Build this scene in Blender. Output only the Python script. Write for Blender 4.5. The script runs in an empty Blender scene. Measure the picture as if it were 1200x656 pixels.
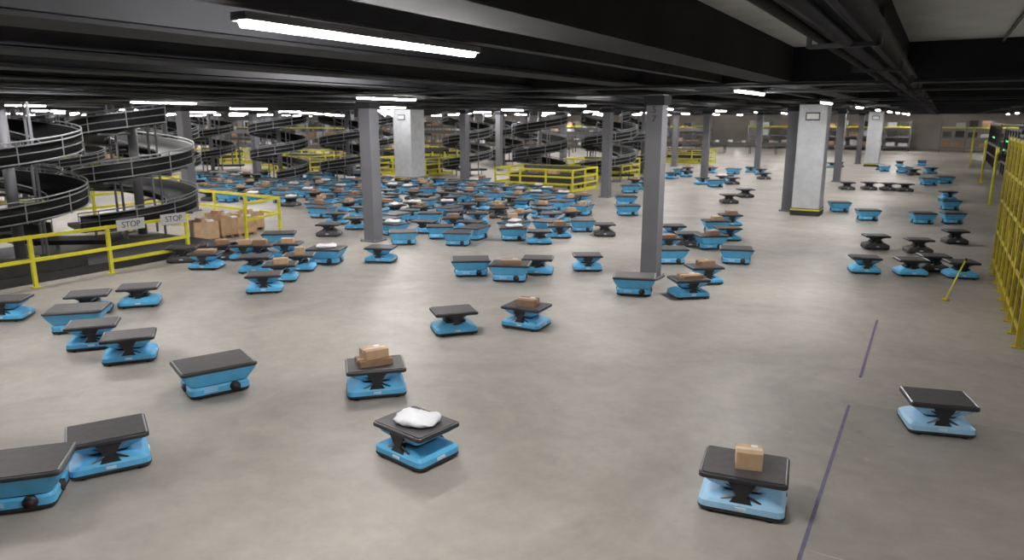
import bpy, math, random
from mathutils import Vector
random.seed(7)
H=3.6; PITCH=math.radians(12.5); YAW=math.radians(30.1); FPX=850.0
sc=bpy.context.scene
sc.view_settings.view_transform='Standard'
sc.view_settings.look='None'
sc.view_settings.exposure=0.0
sc.view_settings.gamma=1.07
def P(px,py):
    a=(px-600)/FPX; b=(328-py)/FPX
    F=math.cos(PITCH)+b*math.sin(PITCH); V=-math.sin(PITCH)+b*math.cos(PITCH)
    s=H/(-V); F*=s; R=a*s
    return (-math.sin(YAW)*F+math.cos(YAW)*R, math.cos(YAW)*F+math.sin(YAW)*R)
# ---------------------------------------------------------------- materials
def srgb(r,g,b):
    f=lambda c:(c/255/12.92) if c/255<=0.04045 else ((c/255+0.055)/1.055)**2.4
    return (f(r),f(g),f(b),1)
def mat(name,col,rough=0.5,metal=0.0,var=0.12,scale=6.0,spec=0.5):
    m=bpy.data.materials.new(name); m.use_nodes=True
    nt=m.node_tree; bs=nt.nodes['Principled BSDF']
    tc=nt.nodes.new('ShaderNodeTexCoord'); nz=nt.nodes.new('ShaderNodeTexNoise')
    nz.inputs['Scale'].default_value=scale; nz.inputs['Detail'].default_value=4
    rp=nt.nodes.new('ShaderNodeValToRGB')
    rp.color_ramp.elements[0].position=0.3; rp.color_ramp.elements[1].position=0.7
    rp.color_ramp.elements[0].color=tuple(c*(1-var) for c in col[:3])+(1,)
    rp.color_ramp.elements[1].color=tuple(min(1,c*(1+var)) for c in col[:3])+(1,)
    nt.links.new(tc.outputs['Object'],nz.inputs['Vector']); nt.links.new(nz.outputs['Fac'],rp.inputs['Fac'])
    nt.links.new(rp.outputs['Color'],bs.inputs['Base Color'])
    bs.inputs['Roughness'].default_value=rough; bs.inputs['Metallic'].default_value=metal
    bs.inputs['Specular IOR Level'].default_value=spec
    return m
def emis(name,col,st):
    m=bpy.data.materials.new(name); m.use_nodes=True
    nt=m.node_tree; nt.nodes.clear()
    e=nt.nodes.new('ShaderNodeEmission'); o=nt.nodes.new('ShaderNodeOutputMaterial')
    e.inputs[0].default_value=col; e.inputs[1].default_value=st
    nt.links.new(e.outputs[0],o.inputs[0]); return m
BLUE=mat('robot_blue_plastic',srgb(86,176,226),0.45,0,0.1)
PALE=mat('robot_pale_blue',srgb(156,204,238),0.38,0,0.08)
BLACK=mat('robot_black_plastic',srgb(30,30,35),0.5,0,0.2)
BELT=mat('tray_belt_rubber',srgb(70,66,69),0.6,0,0.15,12)
RIM=mat('tray_rim',srgb(42,42,47),0.45,0.1,0.1)
METAL=mat('brushed_metal',srgb(150,152,155),0.35,0.7,0.1)
SENS=mat('sensor_white',srgb(215,222,230),0.3)
ORNG=mat('wheel_hub_red',srgb(74,48,46),0.5)
CARD=mat('cardboard',srgb(196,162,126),0.8,0,0.12)
CARD2=mat('cardboard_brown',srgb(150,118,92),0.8,0,0.12)
TAPE=mat('packing_tape',srgb(205,184,152),0.35)
POLY=mat('white_poly_bag',srgb(225,226,232),0.4,0,0.04)
YEL=mat('safety_yellow_paint',srgb(212,204,40),0.5,0,0.1)
YELD=mat('fence_yellow_paint',srgb(186,166,28),0.55,0,0.2)
WIRE=mat('fence_mesh_wire',srgb(120,108,36),0.6,0,0.2)
COLG=mat('column_gray_paint',srgb(104,104,109),0.55,0,0.08,2)
CONC=mat('column_white_concrete',srgb(178,180,184),0.7,0,0.12,3)
STEEL=mat('ceiling_dark_steel',srgb(34,34,37),0.8,0.0,0.35,1.2,.3)
STEEL2=mat('ceiling_joist_steel',srgb(52,52,56),0.75,0.0,0.3,0.8,.3)
DECK=mat('ceiling_deck_paint',srgb(190,194,194),0.7,0,0.1,2)
PIPE=mat('conduit_pipe',srgb(88,88,92),0.4,0.5)
SPBLK=mat('spiral_belt_black',srgb(17,16,17),0.7,0,0.2,6,.25)
SPMET=mat('spiral_guard_steel',srgb(132,134,137),0.5,0.2,0.08)
DARKM=mat('machinery_dark',srgb(36,34,37),0.65,0,0.3)
MACH=mat('machinery_gray',srgb(74,72,72),0.6,0,0.3)
WHITE=mat('sign_white',srgb(200,200,198),0.5,0,0.03)
INK=mat('sign_ink',srgb(30,30,32),0.6)
PURP=mat('floor_tape_purple',srgb(100,94,122),0.6,0,0.2,9)
BEIGE=mat('wall_beige_panel',srgb(140,134,126),0.8,0,0.2,0.4)
WALLD=mat('wall_gray_panel',srgb(96,94,94),0.8,0,0.35,0.3)
TUBE=emis('led_tube_diffuser',(1.0,0.975,0.945,1),262)
TUBEH=mat('fixture_housing',srgb(120,120,122),0.5)
GREEN=emis('green_indicator',(0.1,1,0.3,1),2.5)
# floor
def floor_mat(name='polished_concrete',k=1.0,ro=0.0):
    m=bpy.data.materials.new(name); m.use_nodes=True
    nt=m.node_tree; bs=nt.nodes['Principled BSDF']; L=nt.links.new
    tc=nt.nodes.new('ShaderNodeTexCoord')
    def noise(sc_,de,ro_,di):
        n=nt.nodes.new('ShaderNodeTexNoise'); n.inputs['Scale'].default_value=sc_; n.inputs['Detail'].default_value=de
        n.inputs['Roughness'].default_value=ro_; n.inputs['Distortion'].default_value=di; L(tc.outputs['Object'],n.inputs['Vector']); return n
    def ramp(src,p0,c0,p1,c1):
        r=nt.nodes.new('ShaderNodeValToRGB'); r.color_ramp.elements[0].position=p0; r.color_ramp.elements[1].position=p1
        r.color_ramp.elements[0].color=c0; r.color_ramp.elements[1].color=c1; L(src.outputs['Fac'],r.inputs['Fac']); return r
    n1=noise(.32,8,.62,.8); n2=noise(3.2,8,.7,0); n3=noise(1.1,10,.78,1.6); n4=noise(.9,9,.7,2.2)
    c=lambda v:tuple(q*k for q in srgb(*v)[:3])+(1,)
    r1=ramp(n1,.33,c((146,140,132)),.68,c((178,171,163)))
    r2=ramp(n2,.35,(.86,.86,.86,1),.65,(1,1,1,1))
    r3=ramp(n3,.62,(0,0,0,1),.72,(.5,.5,.5,1))
    r4=ramp(n4,.60,(1,1,1,1),.74,(.84,.82,.80,1))
    mx=nt.nodes.new('ShaderNodeMix'); mx.data_type='RGBA'; mx.blend_type='MULTIPLY'; mx.inputs['Factor'].default_value=1
    m4=nt.nodes.new('ShaderNodeMix'); m4.data_type='RGBA'; m4.blend_type='MULTIPLY'; m4.inputs['Factor'].default_value=1
    m2=nt.nodes.new('ShaderNodeMix'); m2.data_type='RGBA'; m2.inputs['B'].default_value=c((198,193,187))
    L(r1.outputs['Color'],mx.inputs['A']); L(r2.outputs['Color'],mx.inputs['B'])
    L(mx.outputs['Result'],m4.inputs['A']); L(r4.outputs['Color'],m4.inputs['B'])
    L(m4.outputs['Result'],m2.inputs['A']); L(r3.outputs['Color'],m2.inputs['Factor'])
    L(m2.outputs['Result'],bs.inputs['Base Color'])
    mr=nt.nodes.new('ShaderNodeMapRange'); mr.inputs['From Min'].default_value=.3; mr.inputs['From Max'].default_value=.7
    mr.inputs['To Min'].default_value=0.36+ro; mr.inputs['To Max'].default_value=0.56+ro
    L(n3.outputs['Fac'],mr.inputs['Value']); L(mr.outputs['Result'],bs.inputs['Roughness'])
    bs.inputs['Specular IOR Level'].default_value=0.36
    return m
FLOOR=floor_mat(); PATCH=floor_mat('patched_concrete',.93,.05)
# ---------------------------------------------------------------- mesh builder
class MB:
    def __init__(s): s.v=[];s.f=[];s.m=[];s.sm=[];s.mats=[]
    def mi(s,m):
        if m not in s.mats: s.mats.append(m)
        return s.mats.index(m)
    def add(s,vs,fs,m,smooth=False):
        o=len(s.v); s.v+=[tuple(v) for v in vs]; k=s.mi(m)
        for f in fs: s.f.append([i+o for i in f]); s.m.append(k); s.sm.append(smooth)
    def box(s,c,d,m,rz=0):
        x,y,z=c; a,b,h=d[0]/2,d[1]/2,d[2]/2; cr,sr=math.cos(rz),math.sin(rz)
        vs=[]
        for dz in(-h,h):
            for dx,dy in((-a,-b),(a,-b),(a,b),(-a,b)):
                vs.append((x+dx*cr-dy*sr,y+dx*sr+dy*cr,z+dz))
        s.add(vs,[(3,2,1,0),(4,5,6,7),(0,1,5,4),(1,2,6,5),(2,3,7,6),(3,0,4,7)],m)
    def loft(s,secs,m,n=3,cx=0,cy=0,smooth=False):
        vs=[];N=0
        for hx,hy,r,z in secs:
            r=min(r,hx*.98,hy*.98); ring=[]
            for q,(sx,sy) in enumerate(((1,1),(-1,1),(-1,-1),(1,-1))):
                for k in range(n+1):
                    t=math.pi/2*(q+k/n)
                    ring.append((cx+sx*(hx-r)+r*math.cos(t),cy+sy*(hy-r)+r*math.sin(t),z))
            N=len(ring); vs+=ring
        fs=[tuple(reversed(range(N)))]
        for i in range(len(secs)-1):
            for k in range(N):
                fs.append((i*N+k,i*N+(k+1)%N,(i+1)*N+(k+1)%N,(i+1)*N+k))
        fs.append(tuple(range((len(secs)-1)*N,len(secs)*N)))
        s.add(vs,fs,m,smooth)
    def tube(s,p0,p1,r,m,seg=6,r1=None):
        p0=Vector(p0);p1=Vector(p1);d=(p1-p0)
        if d.length<1e-6:return
        d.normalize(); up=Vector((0,0,1)) if abs(d.z)<.95 else Vector((1,0,0))
        u=d.cross(up).normalized(); w=d.cross(u); r1=r if r1 is None else r1
        vs=[]
        for p,rr in((p0,r),(p1,r1)):
            for k in range(seg):
                t=2*math.pi*(k+.5)/seg; vs.append(p+u*rr*math.cos(t)+w*rr*math.sin(t))
        fs=[(k,k+seg,(k+1)%seg+seg,(k+1)%seg) for k in range(seg)]
        fs+=[tuple(range(seg)),tuple(reversed(range(seg,2*seg)))]
        s.add(vs,fs,m,seg>6)
    def path(s,pts,r,m,seg=5):
        for i in range(len(pts)-1): s.tube(pts[i],pts[i+1],r,m,seg)
    def mesh(s,name):
        me=bpy.data.meshes.new(name); me.from_pydata(s.v,[],s.f)
        for m in s.mats: me.materials.append(m)
        me.polygons.foreach_set('material_index',s.m); me.polygons.foreach_set('use_smooth',s.sm)
        me.update(); return me
    def obj(s,name,loc=(0,0,0),rz=0):
        return place(s.mesh(name),name,loc,rz)
def place(me,name,loc,rz=0,parent=None,scale=None):
    o=bpy.data.objects.new(name,me); o.location=loc; o.rotation_euler=(0,0,rz)
    if scale: o.scale=scale
    sc.collection.objects.link(o)
    if parent: o.parent=parent
    return o
# ---------------------------------------------------------------- robots
def robot_a(neckmat=BLACK,lo=BLUE,up=BLUE,thin=False):
    b=MB()
    for sx in(-.27,.27):
        for sy in(-.27,.27):
            b.tube((sx,sy-.03,.045),(sx,sy+.03,.045),.045,BLACK,12)
    b.loft([(.385,.31,.07,.02),(.40,.325,.08,.045),(.395,.32,.08,.062)],BLACK)
    b.loft([(.392,.318,.07,.062),(.39,.315,.07,.12),(.35,.29,.07,.15),(.27,.25,.06,.178),(.21,.20,.05,.20)],lo)
    b.loft([(.18,.17,.05,.195),(.20,.19,.05,.235)],RIM)
    if thin: b.loft([(.15,.15,.05,.23),(.16,.16,.05,.28),(.24,.22,.06,.33),(.30,.26,.06,.356)],up)
    else: b.loft([(.20,.19,.05,.23),(.25,.23,.06,.262),(.33,.28,.06,.31),(.36,.295,.06,.356)],up)
    yk=.2 if thin else .255
    for sy in(-1,1):
        y=sy*yk
        for (w0,z0,w1,z1) in((.12,.12,.045,.21),(.045,.21,.13,.355)):
            vs=[]
            for yy in(y-.045,y+.045):
                vs+=[(-w0,yy,z0),(w0,yy,z0),(w1,yy,z1),(-w1,yy,z1)]
            b.add(vs,[(0,1,2,3),(7,6,5,4),(0,4,5,1),(1,5,6,2),(2,6,7,3),(3,7,4,0)],neckmat)
        b.tube((-.20,sy*(yk+.02),.14),(.20,sy*(yk+.02),.34),.013,METAL,6)
        b.tube((.20,sy*(yk+.015),.14),(-.20,sy*(yk+.015),.34),.013,BLACK,6)
    b.loft([(.39,.315,.04,.355),(.40,.325,.05,.362),(.40,.325,.05,.392),(.394,.319,.04,.40)],RIM)
    b.loft([(.365,.29,.03,.40),(.365,.29,.03,.408)],BELT)
    for sx in(-1,1): b.tube((sx*.38,-.28,.40),(sx*.38,.28,.40),.011,METAL,6)
    b.box((.0,-.318,.095),(.10,.02,.025),SENS); b.box((.392,0,.095),(.02,.12,.03),SENS)
    return b.mesh('robot_lift_body')
def robot_b():
    b=MB()
    for sx in(-.24,.24):
        for sy in(-.22,.22):
            b.tube((sx,sy-.03,.045),(sx,sy+.03,.045),.045,BLACK,12)
    b.loft([(.35,.275,.07,.02),(.365,.285,.08,.045),(.365,.285,.08,.062)],BLACK)
    b.loft([(.36,.28,.07,.062),(.36,.28,.07,.14),(.34,.265,.07,.165)],BLUE)
    b.loft([(.32,.25,.06,.165),(.32,.25,.06,.178)],BLACK)
    b.loft([(.34,.265,.06,.178),(.385,.29,.06,.24),(.43,.325,.06,.32),(.445,.345,.06,.372)],BLUE)
    for sy in(-1,1):
        b.tube((.17,sy*.25,.11),(.17,sy*.30,.11),.065,BLACK,18); b.tube((.17,sy*.295,.11),(.17,sy*.307,.11),.03,ORNG,14)
        b.box((-.12,sy*.282,.11),(.16,.01,.05),PALE)
    for sx in(-1,1):
        b.tube((sx*.32,0,.11),(sx*.375,0,.11),.06,BLACK,18); b.tube((sx*.37,0,.11),(sx*.385,0,.11),.028,ORNG,14)
    b.loft([(.445,.345,.05,.37),(.455,.355,.06,.378),(.455,.355,.06,.40),(.445,.345,.05,.41)],RIM)
    b.loft([(.415,.315,.03,.41),(.415,.315,.03,.418)],BELT)
    for sx in(-1,1): b.tube((sx*.43,-.30,.41),(sx*.43,.30,.41),.012,METAL,6)
    return b.mesh('robot_tub_body')
RA=robot_a(); RD=robot_a(BLACK,BLUE,BLACK,True); RP=robot_a(BLACK,PALE,PALE); RK=robot_a(BLACK,MACH,BLACK,True); RB=robot_b()
ROB={'a':(RA,.408,.93),'d':(RD,.408,.93),'p':(RP,.408,.93),'k':(RK,.408,.93),'b':(RB,.418,1.03)}
def box_mesh(cm,dx,dy,dz):
    b=MB(); b.loft([(dx/2-.004,dy/2-.004,.006,0),(dx/2,dy/2,.008,.005),(dx/2,dy/2,.008,dz-.005),(dx/2-.004,dy/2-.004,.006,dz)],cm,2)
    b.box((0,0,dz+.001),(dx*.98,.05,.003),TAPE); b.box((dx/2+.001,0,dz*.8),(.003,.05,dz*.35),TAPE); b.box((-dx/2-.001,0,dz*.8),(.003,.05,dz*.35),TAPE)
    b.box((dx*.2,dy*.28,dz+.002),(dx*.25,dy*.2,.003),SENS)
    return b.mesh('cardboard_box')
BX=[box_mesh(CARD,.32,.25,.12),box_mesh(CARD2,.45,.3,.08),box_mesh(CARD,.24,.22,.17),box_mesh(CARD2,.34,.28,.12)]
def bag_mesh():
    b=MB(); N=24;M=8;vs=[];rnd=random.Random(3)
    off=[rnd.uniform(-.07,.07) for _ in range(N)]
    for j in range(M+1):
        v=j/M; z=.085*v
        rr=math.sin(math.acos(min(1,max(-1,2*v-1)))) if 0<v<1 else .02
        rr=rr**.5 if rr>0 else 0
        for i in range(N):
            t=2*math.pi*i/N
            ct,st=math.cos(t),math.sin(t); sq=1/(abs(ct)**3.2+abs(st)**3.2)**(1/3.2)
            q=sq*(1+off[i]*(.6+.4*math.sin(j*1.7+i)))*rr
            vs.append((.25*ct*q,.20*st*q,z+.010*math.sin(i*2.3+j)*(1 if 1<j<M else 0)+(.015*math.sin(3*t) if M/2<j<M else 0)))
    fs=[(j*N+i,j*N+(i+1)%N,(j+1)*N+(i+1)%N,(j+1)*N+i) for j in range(M) for i in range(N)]
    fs+=[tuple(reversed(range(N))),tuple(range(M*N,(M+1)*N))]
    b.add(vs,fs,POLY,True); return b.mesh('poly_mailer_bag')
BAG=bag_mesh()
placed=[]
def robot(px,py,rot=0,t='a',load=None,k=1.0):
    x,y=P(px,py); put(x,y,YAW+math.radians(rot),t,load,k)
def put(x,y,rz,t,load,k=1.0):
    placed.append((x,y)); me,zt,s=ROB[t]; s*=k; zt=zt*.97
    place(me,'warehouse_sorting_robot',(x,y,0),rz,None,(s,s,.97))
    if load is None: return
    if load=='w':
        place(BAG,'poly_mailer_bag',(x+.02,y,zt),rz+.3)
    elif load=='2':
        place(BX[1],'cardboard_box',(x-.02,y,zt),rz+.2); place(BX[0],'cardboard_box',(x-.03,y+.02,zt+.085),rz+.35)
    else:
        place(BX[int(load)-3],'cardboard_box',(x+.03,y-.01,zt),rz+.12)
R_=[ # px,py,rot,type,load
(24,586,18,'b',None),(130,543,31,'a',None,1.03),(253,456,36,'b',None,1.04),(154,420,22,'a',None),(112,405,20,'a',None),
(94,386,15,'b',None),(106,366,20,'d',None),(165,357,18,'d',None),(10,373,10,'a',None),
(441,458,14,'a','2',1.05),(489,533,-40,'a','w',1.02),(532,388,18,'d',None),(617,382,-28,'a','6',1.0),(870,588,-22,'p','5',1.06),(1095,501,-14,'p',None,.97),
(743,344,-12,'b',None,.95),(806,347,10,'a','4'),(824,331,10,'a','6'),(862,308,-15,'b',None,.9),(688,316,0,'a',None,.95),
(598,328,-8,'b','4'),(552,322,5,'b',None),(630,320,-8,'d',None),(447,306,-8,'a',None),(473,286,10,'b',None,.9),
(311,341,12,'a',None),(330,328,8,'d','3'),(352,316,6,'d','5'),(383,308,-6,'b','w'),(300,318,10,'d',None),
(216,306,10,'k',None),(243,314,0,'a','4'),(262,303,20,'k','6'),(288,303,10,'a','3'),(328,288,10,'b',None),(306,303,0,'d','6'),(338,301,0,'a','3'),
(537,287,-5,'b',None,.9),(516,279,5,'b',None,.9),(602,281,0,'b','w',.95),(600,268,0,'a','3'),(632,285,0,'d',None),(655,278,0,'a','6'),
(682,271,0,'b',None,.9),(668,260,10,'d','3'),(645,262,10,'a',None),(585,255,0,'k','6'),(735,252,0,'b',None),(733,240,0,'b',None),(738,226,0,'b',None),
(785,308,0,'b',None,.9),(780,294,5,'a','4'),(806,288,0,'k',None),(832,291,8,'b','6',.9),(852,281,0,'a',None),(838,272,0,'b','3',.9),(855,264,0,'a','6'),(788,278,0,'a',None),
(983,248,-10,'b',None,.85),(1016,258,-10,'b',None,.85),(1080,262,-10,'b',None,.85),(1115,262,-10,'b',None,.8),(1112,246,-10,'b',None,.8),(1110,234,-10,'a',None,.9),
(1025,291,-10,'k',None,.9),(1012,319,-12,'a',None,.9),(1075,296,-10,'k',None,.9),(1066,322,-10,'d',None,.9),(1092,317,-10,'k',None,.9),(1124,325,-10,'d',None,.9),(1118,285,-10,'k',None,.85),
(1018,222,-10,'k',None),(1040,223,-10,'k',None),(1060,224,-10,'k',None),(1088,217,-10,'b',None),(1106,215,-10,'b',None),(1070,205,-10,'k',None),(1090,203,0,'a',None),
(992,222,-10,'k',None),(838,219,0,'b',None),(822,216,0,'a',None),(873,231,0,'k',None),(854,238,0,'k',None),(858,216,0,'k',None),(895,210,0,'k',None),
(386,276,0,'k',None),(395,262,0,'a',None),(418,268,5,'d',None),(505,262,0,'b',None,.9),(480,258,0,'d',None),(531,268,5,'a','6'),
(560,262,0,'a',None),(548,250,0,'k',None),(708,276,0,'k',None,.9),
]
for r in R_: robot(*r)
def inside(p,poly):
    c=False;n=len(poly)
    for i in range(n):
        x1,y1=poly[i];x2,y2=poly[(i+1)%n]
        if (y1>p[1])!=(y2>p[1]) and p[0]<(x2-x1)*(p[1]-y1)/(y2-y1)+x1: c=not c
    return c
COLS=[(762,325),(438,282),(225,247),(302,206),(413,206),(545,216),(585,200),(710,231),(825,209),(887,197),(922,247),(980,213),(1005,192),(790,195),(660,195)]
WCOLS=[(945,251,1.0),(481,212,1.3),(1021,195,1.0)]
cpos=[P(c[0],c[1]) for c in COLS+WCOLS]
for i in range(5,11):
    for j in range(0,6):
        x=-5.3-9.2*i; y=16.3+15.3*j
        if all((x-a)**2+(y-c)**2>20 for a,c in cpos): cpos.append((x,y))
SPP=[]
for px,py,k in((330,214,1),(385,213,0),(548,206,2),(632,213,1),(688,213,0),(752,203,2),(200,222,2),(250,200,0),(30,232,1),(590,194,0),(470,192,2),(90,215,0),(160,205,1),(440,200,1)):
    x,y=P(px,py)
    for _ in range(12):
        bad=[c for c in cpos if math.hypot(x-c[0],y-c[1])<2.3]+[(q[0],q[1]) for q in SPP if math.hypot(x-q[0],y-q[1])<3.6]
        if not bad: break
        dx,dy=x-bad[0][0],y-bad[0][1]; L_=math.hypot(dx,dy)+.01; x+=dx/L_*.6; y+=dy/L_*.6
    SPP.append((x,y,k))
STP=[]
for px,py,w_,d_ in((250,190,6,3),(300,190,5,3),(352,200,5,3),(400,192,4,3),(515,205,4,3),(598,213,4.5,3),(650,219,4.5,3),(705,206,4,3),(60,222,6,3),(130,205,6,3),(435,188,5,3),(525,185,7,3),(792,190,6,3),(160,190,7,3),(565,212,4,3),(460,200,5,3)):
    x,y=P(px,py)
    for _ in range(20):
        bad=[c for c in cpos if abs(x-c[0])<w_/2+.5 and abs(y-c[1])<d_/2+.5]+[c for c in SPP if abs(x-c[0])<w_/2+1.7 and abs(y-c[1])<d_/2+1.7]+[c for c in STP if abs(x-c[0])<(w_+c[2])/2+.2 and abs(y-c[1])<(d_+c[3])/2+.2]
        if not bad: break
        dx,dy=x-bad[0][0],y-bad[0][1]
        if abs(dy)>abs(dx)*.6: y+=.5*(1 if dy>0 else -1)
        else: x+=.5*(1 if dx>0 else -1)
    else: continue
    STP.append((x,y,w_,d_))
SPL=[(-19.4,9.2),(-20.4,13.1)]
regs=[([(235,208),(420,206),(440,240),(370,245),(240,235)],68),
      ([(370,235),(640,222),(700,262),(600,285),(470,282),(375,262)],72),
      ([(440,215),(620,218),(690,240),(560,250),(440,240)],44),
      ([(700,205),(900,200),(900,212),(760,225),(700,215)],14),
      ([(960,196),(1110,192),(1120,212),(980,215)],8)]
for poly,n in regs:
    xs=[p[0] for p in poly];ys=[p[1] for p in poly];k=0;tries=0
    while k<n and tries<4000:
        tries+=1; p=(random.uniform(min(xs),max(xs)),random.uniform(min(ys),max(ys)))
        if not inside(p,poly): continue
        x,y=P(*p)
        if any((x-a)**2+(y-b)**2<1.15 for a,b in placed): continue
        if any((x-a)**2+(y-b)**2<1.3 for a,b in cpos): continue
        if any((x-c[0])**2+(y-c[1])**2<4.6 for c in SPP): continue
        if any(abs(x-c[0])<c[2]/2+.6 and abs(y-c[1])<c[3]/2+.6 for c in STP): continue
        rz=random.choice([0,math.pi/2])+random.uniform(-.2,.2)
        put(x,y,rz,random.choice('aaabbbddk'),random.choice([None,None,None,None,None,'3','6','4','w']) ); k+=1
# ---------------------------------------------------------------- room
X0,X1,Y0,Y1=-105,14,-14,100; ZC=4.72
b=MB(); b.box(((X0+X1)/2,(Y0+Y1)/2,-.1),(X1-X0,Y1-Y0,.2),FLOOR); b.obj('floor')
b=MB(); b.box(((X0+X1)/2,(Y0+Y1)/2,ZC+.1),(X1-X0,Y1-Y0,.2),DECK); b.obj('ceiling')
for nm,c,d,m in (('wall_far',((X0+X1)/2,Y1+.1,2.5),(X1-X0,.2,5),BEIGE),('wall_near',((X0+X1)/2,Y0-.1,2.5),(X1-X0,.2,5),WALLD),
             ('wall_left',(X0-.1,(Y0+Y1)/2,2.5),(.2,Y1-Y0,5),WALLD),('wall_right',(X1+.1,(Y0+Y1)/2,2.5),(.2,Y1-Y0,5),WALLD)):
    b=MB(); b.box(c,d,m)
    b.obj(nm)
b=MB()
zj=(4.19+ZC)/2; hj=ZC-4.19
b.box((-2.42,43,zj),(.5,114,hj),STEEL)
b.box((-.65,43,4.2),(.52,114,.04),STEEL); b.box((-.65,43,zj),(.2,114,hj),STEEL)
x=-4.9
while x>X0+2:
    b.box((x,43,zj+.02),(.34,114,hj-.04),STEEL2); b.box((x,43,4.19),(.56,114,.03),STEEL)
    x-=2.3
b.box((-3.35,43,4.45),(.14,114,.5),STEEL2)
for x in(3.2,6.2,9.4,12): b.box((x,43,zj),(.4,114,hj),STEEL2)
b.obj('ceiling_joists')
b=MB()
for y in (-7,12.9,16.3,24,31.4,39,46.8,55,62,70,78,86,94):
    b.box(((X0+X1)/2,y,4.45),(X1-X0,.45,.53),STEEL); b.box(((X0+X1)/2,y,4.15),(X1-X0,.6,.03),STEEL)
b.obj('ceiling_girders')
b=MB()
for dx,z,r in((-.98,4.34,.045),(-.9,4.45,.03),(-.78,4.13,.03),(-.62,4.12,.045),(-.5,4.13,.02)):
    b.tube((dx,-5,z),(dx,95,z),r,PIPE if z>4.2 else STEEL2,8)
for y in range(-4,95,3):
    b.box((-.93,y,4.5),(.2,.04,.4),PIPE); b.box((-.64,y+.6,4.09),(.44,.05,.03),STEEL2); b.box((-.86,y+.6,4.2),(.03,.05,.24),STEEL2); b.box((-.42,y+.6,4.2),(.03,.05,.24),STEEL2)
for x in(4.8,7.5): b.tube((x,-5,4.5),(x,95,4.5),.05,PIPE,8)
b.tube((.62,-5,4.68),(.62,95,4.68),.02,PIPE,8)
b.obj('ceiling_conduit_pipes')
# lights
fx=MB(); fx.box((0,0,.035),(.12,2.34,.045),TUBEH); fx.loft([(.032,1.14,.02,-.018),(.045,1.15,.03,.012)],TUBE,2)
for sy in(-.8,.8): fx.tube((0,sy,.05),(0,sy,.075),.012,TUBEH)
FX=fx.mesh('fixture')
for i in range(-1,11):
    for j in range(0,9):
        x=-3.35-9.2*i; y=4.0+11.2*j
        if x>12: continue
        place(FX,'hidden_fill_fixture',(x,y,4.11),0)
        if j<7 and i>=0: place(FX,'hidden_fill_fixture',(x-5.0,y+5.6,4.56),0)  # added fixtures tucked between joists out of view, to brighten the floor
# columns
def column_at(x,y,w):
    b=MB()
    b.box((0,0,2.07),(w,w,4.12),COLG); b.box((0,0,.02),(w+.16,w+.16,.04),COLG)
    b.box((0,0,4.0),(w+.10,w+.10,.2),STEEL)
    for sx in(-1,1):
        for sy in(-1,1): b.tube((sx*(w/2+.05),sy*(w/2+.05),.04),(sx*(w/2+.05),sy*(w/2+.05),.09),.018,METAL,6)
    return b.obj('steel_column',(x,y,0))
def text_part(body,size,parent,loc,rot):
    cu=bpy.data.curves.new('lettering','FONT'); cu.body=body; cu.size=size; cu.align_x='CENTER'; cu.align_y='CENTER'; cu.extrude=.003
    cu.materials.append(INK); o=bpy.data.objects.new('lettering',cu); sc.collection.objects.link(o)
    o.parent=parent; o.location=loc; o.rotation_euler=rot; return o
cw={762:.37,438:.40,225:.38}
for i,(x,y) in enumerate(cpos):
    if i<len(COLS):
        o=column_at(x,y,cw.get(COLS[i][0],.38))
        if i==0: text_part('5\n7',.2,o,(.0,-.19,3.7),(math.pi/2,0,0))
    elif i>=len(COLS)+len(WCOLS): column_at(x,y,.38)
for px,py,w in WCOLS:
    x,y=P(px,py); b=MB()
    b.loft([(w/2,w/2,.04,.28),(w/2,w/2,.04,4.13)],CONC); b.loft([(w/2+.03,w/2+.03,.05,0),(w/2+.03,w/2+.03,.05,.28)],INK)
    b.loft([(w/2+.035,w/2+.035,.05,.2),(w/2+.035,w/2+.035,.05,.25)],YEL)
    b.box((0,-w/2-.02,3.7),(.5,.03,.3),INK); b.box((0,-w/2-.04,3.7),(.42,.03,.2),WHITE)
    b.obj('concrete_column',(x,y,0))
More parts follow.
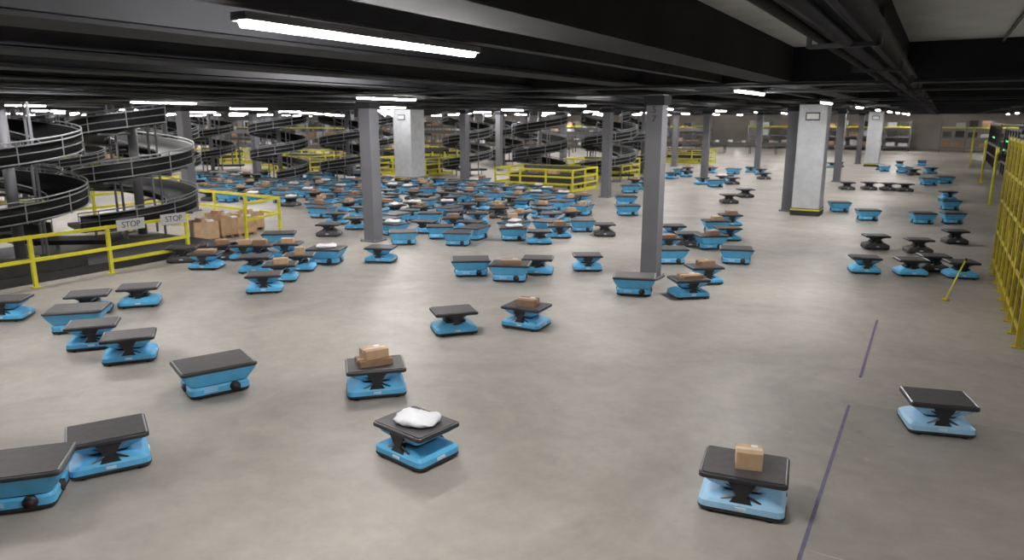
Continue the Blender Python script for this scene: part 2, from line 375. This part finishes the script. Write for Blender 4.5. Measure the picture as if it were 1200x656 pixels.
# ---------------------------------------------------------------- spiral conveyors
def spiral_mesh(r=1.6,w=.85,turns=2.3,pitch=1.40,z0=.3,start=0.0):
    b=MB(); n=int(40*turns); ri=r-w; rows=[]
    for i in range(n+1):
        t=start+2*math.pi*i/40; z=z0+pitch*i/40
        c,s_=math.cos(t),math.sin(t)
        prof=[(ri,.10),(ri,-.08),(r-.1,-.04),(r,.02),(r,.44),(r-.03,.44),(r-.04,.22),(ri+.03,-.02),(ri+.02,.10)]
        rows.append([(q*c,q*s_,z+h) for q,h in prof])
    K=len(rows[0]); vs=[p for rr in rows for p in rr]
    fs=[]
    for i in range(n):
        for k in range(K):
            fs.append((i*K+k,i*K+(k+1)%K,(i+1)*K+(k+1)%K,(i+1)*K+k))
    fs.append(tuple(range(K))); fs.append(tuple(reversed(range(n*K,n*K+K))))
    b.add(vs,fs,SPBLK,True)
    for rad,dz,rt in((r+.03,.02,.02),(r+.03,.24,.012),(r+.03,.44,.02),(r+.03,.54,.02),(ri-.02,.14,.018)):
        pts=[]
        for i in range(0,n+1):
            t=start+2*math.pi*i/40; z=z0+pitch*i/40+dz; pts.append((rad*math.cos(t),rad*math.sin(t),z))
        b.path(pts,rt,SPMET,5)
    for i in range(0,n+1,4):
        t=start+2*math.pi*i/40; z=z0+pitch*i/40
        b.tube(((r+.04)*math.cos(t),(r+.04)*math.sin(t),z-.02),((r+.04)*math.cos(t),(r+.04)*math.sin(t),z+.55),.014,SPMET,5)
    b.tube((0,0,0),(0,0,4.05),.13,COLG,14); b.tube((0,0,0),(0,0,.05),.4,COLG,14)
    for k in range(4):
        t=k*math.pi/2+.4; b.tube((ri*.98*math.cos(t),ri*.98*math.sin(t),0),(ri*.98*math.cos(t),ri*.98*math.sin(t),4.05),.035,COLG,6)
    for i in range(5,n+1,10):
        t=start+2*math.pi*i/40; z=z0+pitch*i/40-.09
        b.tube((0,0,z),(r*math.cos(t),r*math.sin(t),z),.035,COLG,6)
    t=start; b.box(((r-w/2)*math.cos(t)+.9*math.sin(t),(r-w/2)*math.sin(t)-.9*math.cos(t),z0),(w,1.8,.12),SPBLK,t)
    for k in(.3,1.6):
        px_=(r-w/2)*math.cos(t)+k*math.sin(t);py_=(r-w/2)*math.sin(t)-k*math.cos(t)
        b.tube((px_,py_,0),(px_,py_,z0),.04,SPMET,6)
    return b.mesh('spiral_conveyor')
SP=[spiral_mesh(start=s) for s in(2.2,4.4,.6)]
for (x,y),k in zip(SPL,(0,1)): place(SP[k],'spiral_conveyor',(x,y,.2),0,None,(1,1,.94))
for x,y,k in SPP: place(SP[k],'spiral_conveyor',(x,y,0),k)
# ---------------------------------------------------------------- guard rails
def rail(b,p0,p1,h=1.1,t=.07,mid=(.55,),step=1.6,kick=False,last=True,first=True):
    p0=Vector((p0[0],p0[1],0));p1=Vector((p1[0],p1[1],0));d=p1-p0;L=d.length;n=max(1,round(L/step));rz=math.atan2(d.y,d.x)
    for i in range(0 if first else 1,n+1 if last else n):
        p=p0+d*i/n; b.box((p.x,p.y,h/2),(t,t,h),YEL,rz); b.box((p.x,p.y,.01),(t*2.2,t*2.2,.02),YEL,rz)
    c=(p0+p1)/2; Lr=L-t*1.02
    for z in(h-.045,)+tuple(mid): b.box((c.x,c.y,z),(Lr,t*.8,t),YEL,rz)
    if kick: b.box((c.x,c.y,.09),(Lr,.02,.14),YEL,rz)
b=MB(); rail(b,(-16.8,3),(-16.8,9.9),1.15,.075,(.6,)); rail(b,(-16.8,9.9),(-16.8,12.0),1.15,.075,(.6,.3),first=False); b.obj('safety_guardrail')
b=MB(); rail(b,(-18.4,16.6),(-25.5,17.2),1.15,.075,(.6,)); rail(b,(-18.4,16.6),(-18.0,14.9),1.15,.075,(.6,),first=False); b.obj('safety_guardrail')
b=MB(); rail(b,(-22.6,4),(-22.6,16),1.7,.075,(.9,1.3)); b.obj('safety_guardrail')
for y in(10.45,11.6):
    b=MB(); b.box((0,0,0),(.03,.7,.26),WHITE); b.box((-.025,0,-.12),(.02,.08,.1),YEL)
    o=b.obj('warning_sign',(-16.72,y,1.12)); text_part('STOP',.2,o,(.017,0,0),(math.pi/2,0,math.pi/2))
b=MB(); b.box((-19.4,9.0,.1),(4.4,9.2,.2),DARKM)
b.box((-17.25,7.0,.3),(.06,5.2,.4),DARKM)
b.obj('conveyor_plinth')
def station(x,y,w,d,rz=0,h=1.15):
    b=MB()
    c=[(-w/2,-d/2),(w/2,-d/2),(w/2,d/2),(-w/2,d/2)]
    for i in range(4): rail(b,c[i],c[(i+1)%4],h,.08,(.4,.75),1.3,True,last=False)
    b.box((0,0,.55),(w*.8,d*.5,.5),DARKM); b.box((0,d*.3+.06,1.0),(w*.8,.3,.3),MACH)
    for sx in(-1,1):
        for sy in(-1,1): b.box((sx*w*.36,sy*d*.2,.15),(.08,.08,.3),DARKM)
    for sx in(-1,1): b.box((sx*w*.38,d*.3+.06,.42),(.08,.08,.84),MACH)
    b.box((w*.1,0,.91),(.5,.4,.22),CARD); b.box((-w*.18,.1,.89),(.4,.35,.18),CARD2)
    b.obj('caged_induct_station',(x,y,0),rz)
for x,y,w,d in STP: station(x,y,w,d)
def belt_conveyor(x0,x1,y,z,w=.8):
    b=MB(); c=(x0+x1)/2; L=x1-x0
    b.box((c,0,z),(L,w,.14),SPBLK)
    for sy in(-1,1): b.box((c,sy*(w/2+.04),z+.05),(L,.05,.3),MACH)
    n=int(L/2.5)
    for i in range(n+1):
        xx=x0+.1+(L-.2)*i/n
        for sy in(-1,1): b.box((xx,sy*(w/2-.05),z/2-.04),(.07,.07,z-.08),MACH)
        b.box((xx,0,z*.5),(.05,w-.16,.05),MACH)
    r=random.Random(int(x0*7+y))
    for i in range(int(L/1.4)):
        if r.random()<.6:
            hh=r.uniform(.2,.4); b.box((x0+.7+i*1.4,0,z+.07+hh/2),(r.uniform(.3,.6),.4,hh),r.choice([CARD,CARD2,POLY]),r.uniform(-.3,.3))
    b.obj('belt_conveyor',(0,y,0))
for x0,x1,y,z in((-72,-36,51,1.0),(-64,-26,64.5,1.0),(-50,-20,56,2.4),(-63,-44,40.5,2.6),(-60,-42,27.5,1.0),(-58,-36,68,2.7),(-44,-12,80.5,1.0),(-40,-20,74,2.5)): belt_conveyor(x0,x1,y,z)
def gaylord(x,y,rz,s=.68):
    b=MB(); 
    for dx,dy,a,c in((-.5,0,.03,1.0),(.5,0,.03,1.0),(0,-.5,1.0,.03),(0,.5,1.0,.03)): b.box((dx*s,dy*s,.52*s),(a*s if a<.5 else s,c*s if c<.5 else s,.75*s),CARD)
    b.box((0,0,.7*s),(.93*s,.93*s,.05),CARD2); b.box((0,0,.1),(s,s,.03),CARD2)
    b.box((.1*s,.05*s,.88*s),(.45*s,.35*s,.28*s),CARD,.4); b.box((-.22*s,-.2*s,.84*s),(.3*s,.3*s,.2*s),SENS,.1)
    for k in(-.4,0,.4): b.box((0,k*s,.045),(s,.1,.09),CARD2)
    b.obj('bulk_cardboard_bin',(x,y,0),rz)
for px,py in((250,284),(276,279),(302,271),(268,273),(292,277)): 
    x,y=P(px,py); gaylord(x-.5,y+.1,.2+px*.01)
# ---------------------------------------------------------------- right fence
b=MB(); fxX=1.45; y=13.8; ys=[]
while y<21: ys.append(y); y+=.9
for yy in ys: b.box((fxX,yy,1.6),(.08,.08,3.2),YELD); b.box((fxX,yy,.01),(.18,.18,.02),YELD)
for z in(.25,.95,1.7,2.4,3.15): b.box((fxX,(ys[0]+ys[-1])/2,z),(.05,ys[-1]-ys[0],.06),YELD)
for k in range(len(ys)-1):
    if k%2==0: b.tube((fxX,ys[k],.25),(fxX,ys[k+1],1.7),.02,YELD,5)
yy=ys[0]+.07
while yy<ys[-1]: b.box((fxX,yy,1.6),(.012,.012,2.8),WIRE); yy+=.15
for k in range(14): b.box((fxX,(ys[0]+ys[-1])/2,.3+.2*k),(.01,ys[-1]-ys[0],.01),WIRE)
b.obj('mesh_safety_fence')
for px,py,h in((1160,240,2.4),(1136,196,3.0),(1149,215,2.4)):
    x,y=P(px,py); b=MB(); b.tube((0,0,0),(0,0,h),.06,YEL,10); b.box((0,0,.02),(.25,.25,.04),YEL); b.tube((0,0,h),(0,0,h+.03),.07,YEL,10); b.obj('safety_bollard_post',(x,y,0))
x,y=P(1108,352); b=MB(); b.tube((0,0,.03),(.26,.3,.8),.017,YEL,8); b.tube((0,0,0),(0,0,.04),.07,YELD,14); b.tube((.26,.3,.8),(.28,.32,.84),.022,BLACK,8); b.obj('floor_marker_pole',(x,y,0))
def machine(x,y,w,d,h):
    b=MB(); b.box((0,0,h/2),(w,d*.9,h*.1),DARKM)
    for sx in(-1,1):
        for k in range(int(d/2)+1): b.box((sx*w/2,-d/2+k*2,h/2),(.1,.1,h),DARKM)
    for z in(.7,1.5,h-.1):
        b.box((0,0,z),(w,d,.1),DARKM); b.box((-w/2-.03,0,z+.1),(.03,d,.12),COLG)
    b.box((w*.3,0,h/2),(.05,d,h),DARKM)
    r=random.Random(int(x*y))
    for k in range(int(d*1.2)):
        b.box((r.uniform(-w/3,w/3),r.uniform(-d/2+.3,d/2-.3),r.choice([.95,1.75])),(.5,.4,.4),r.choice([CARD,CARD2,DARKM,DARKM,BLUE]))
        if r.random()<.35: b.box((-w/2-.06,r.uniform(-d/2,d/2),r.choice([1.6,2.2])),(.05,.08,.08),GREEN)
    b.obj('sortation_machine',(x,y,0))
for x,y,w,d,h in((3.6,18.5,1.6,9,2.6),(4.5,29,2,9,2.8),(4.6,40,2.2,10,2.8),(5,54,2.4,12,3),(5,70,2.6,14,3.2),(9.5,35,2,20,3)):
    machine(x,y,w,d,h)
def rack(x,y,w,rz):
    b=MB(); n=int(w/2.4); d=1.1
    for i in range(n+1):
        for sy in(-d/2,d/2): b.box((-w/2+i*w/n,sy,1.7),(.09,.09,3.4),COLG)
    for z in(.5,1.6,2.7):
        for sy in(-d/2,d/2): b.box((0,sy,z),(w,.06,.12),YEL if z>2 else COLG)
        b.box((0,0,z+.05),(w,d-.08,.03),DARKM)
        for i in range(n*2):
            r=random.random(); hh=.3+.5*r
            if r<.8: b.box((-w/2+(i+.5)*w/n/2,0,z+.07+hh/2),(.85,.8,hh),random.choice([CARD2,CARD2,DARKM,DARKM,MACH,CONC]))
    b.obj('storage_rack',(x,y,0),rz)
for x,y,w,rz in((-60,58,22,0),(-60,73,26,0),(-83.5,50,24,math.pi/2),(-83.5,20,24,math.pi/2),(-48,84,24,0),(-65.5,35,14,math.pi/2),(-66,14,14,math.pi/2),(-85,84,20,0),(-30,84,11,0),(-12,96,18,0),(-36,97,20,0),(6,95,12,0)):
    rack(x,y,w,rz)
# ---------------------------------------------------------------- floor tape & joints
def strip(name,p0,p1,w,m,z=.006):
    p0=Vector(p0+(z,));p1=Vector(p1+(z,));d=p1-p0; b=MB()
    b.box(((p0.x+p1.x)/2,(p0.y+p1.y)/2,z/2+.0005),(d.length,w,z),m,math.atan2(d.y,d.x)); b.obj(name)
tx,ty=P(996,471); b=MB(); b.box((0,0,.0015),(1.25-tx,ty-.5,.003),PATCH); b.obj('floor_patch_slab',((tx+1.25)/2,(ty+.5)/2,0))
strip('floor_tape_line',P(995,475),P(925,690),.036,PURP)
strip('floor_tape_line',P(1028,375),P(1008,442),.036,PURP)
JOINT=mat('floor_joint_filler',srgb(170,164,158),0.6,0,0.1)
strip('floor_joint',(tx,ty),(1.25,ty),.02,JOINT,.004)
strip('floor_joint',P(942,644),(1.0,P(942,644)[1]),.02,JOINT,.004)
# ---------------------------------------------------------------- world + camera
w=bpy.data.worlds.new('world'); sc.world=w; w.use_nodes=True
w.node_tree.nodes['Background'].inputs[0].default_value=(.5,.5,.52,1); w.node_tree.nodes['Background'].inputs[1].default_value=.3
cd=bpy.data.cameras.new('camera'); cam=bpy.data.objects.new('camera',cd); sc.collection.objects.link(cam)
cd.sensor_width=36; cd.lens=FPX/1200*36; cd.clip_end=400
cd.dof.use_dof=True; cd.dof.focus_distance=8.0; cd.dof.aperture_fstop=1.8
cam.location=(0,0,H); cam.rotation_euler=(math.pi/2-PITCH,0,YAW); sc.camera=cam
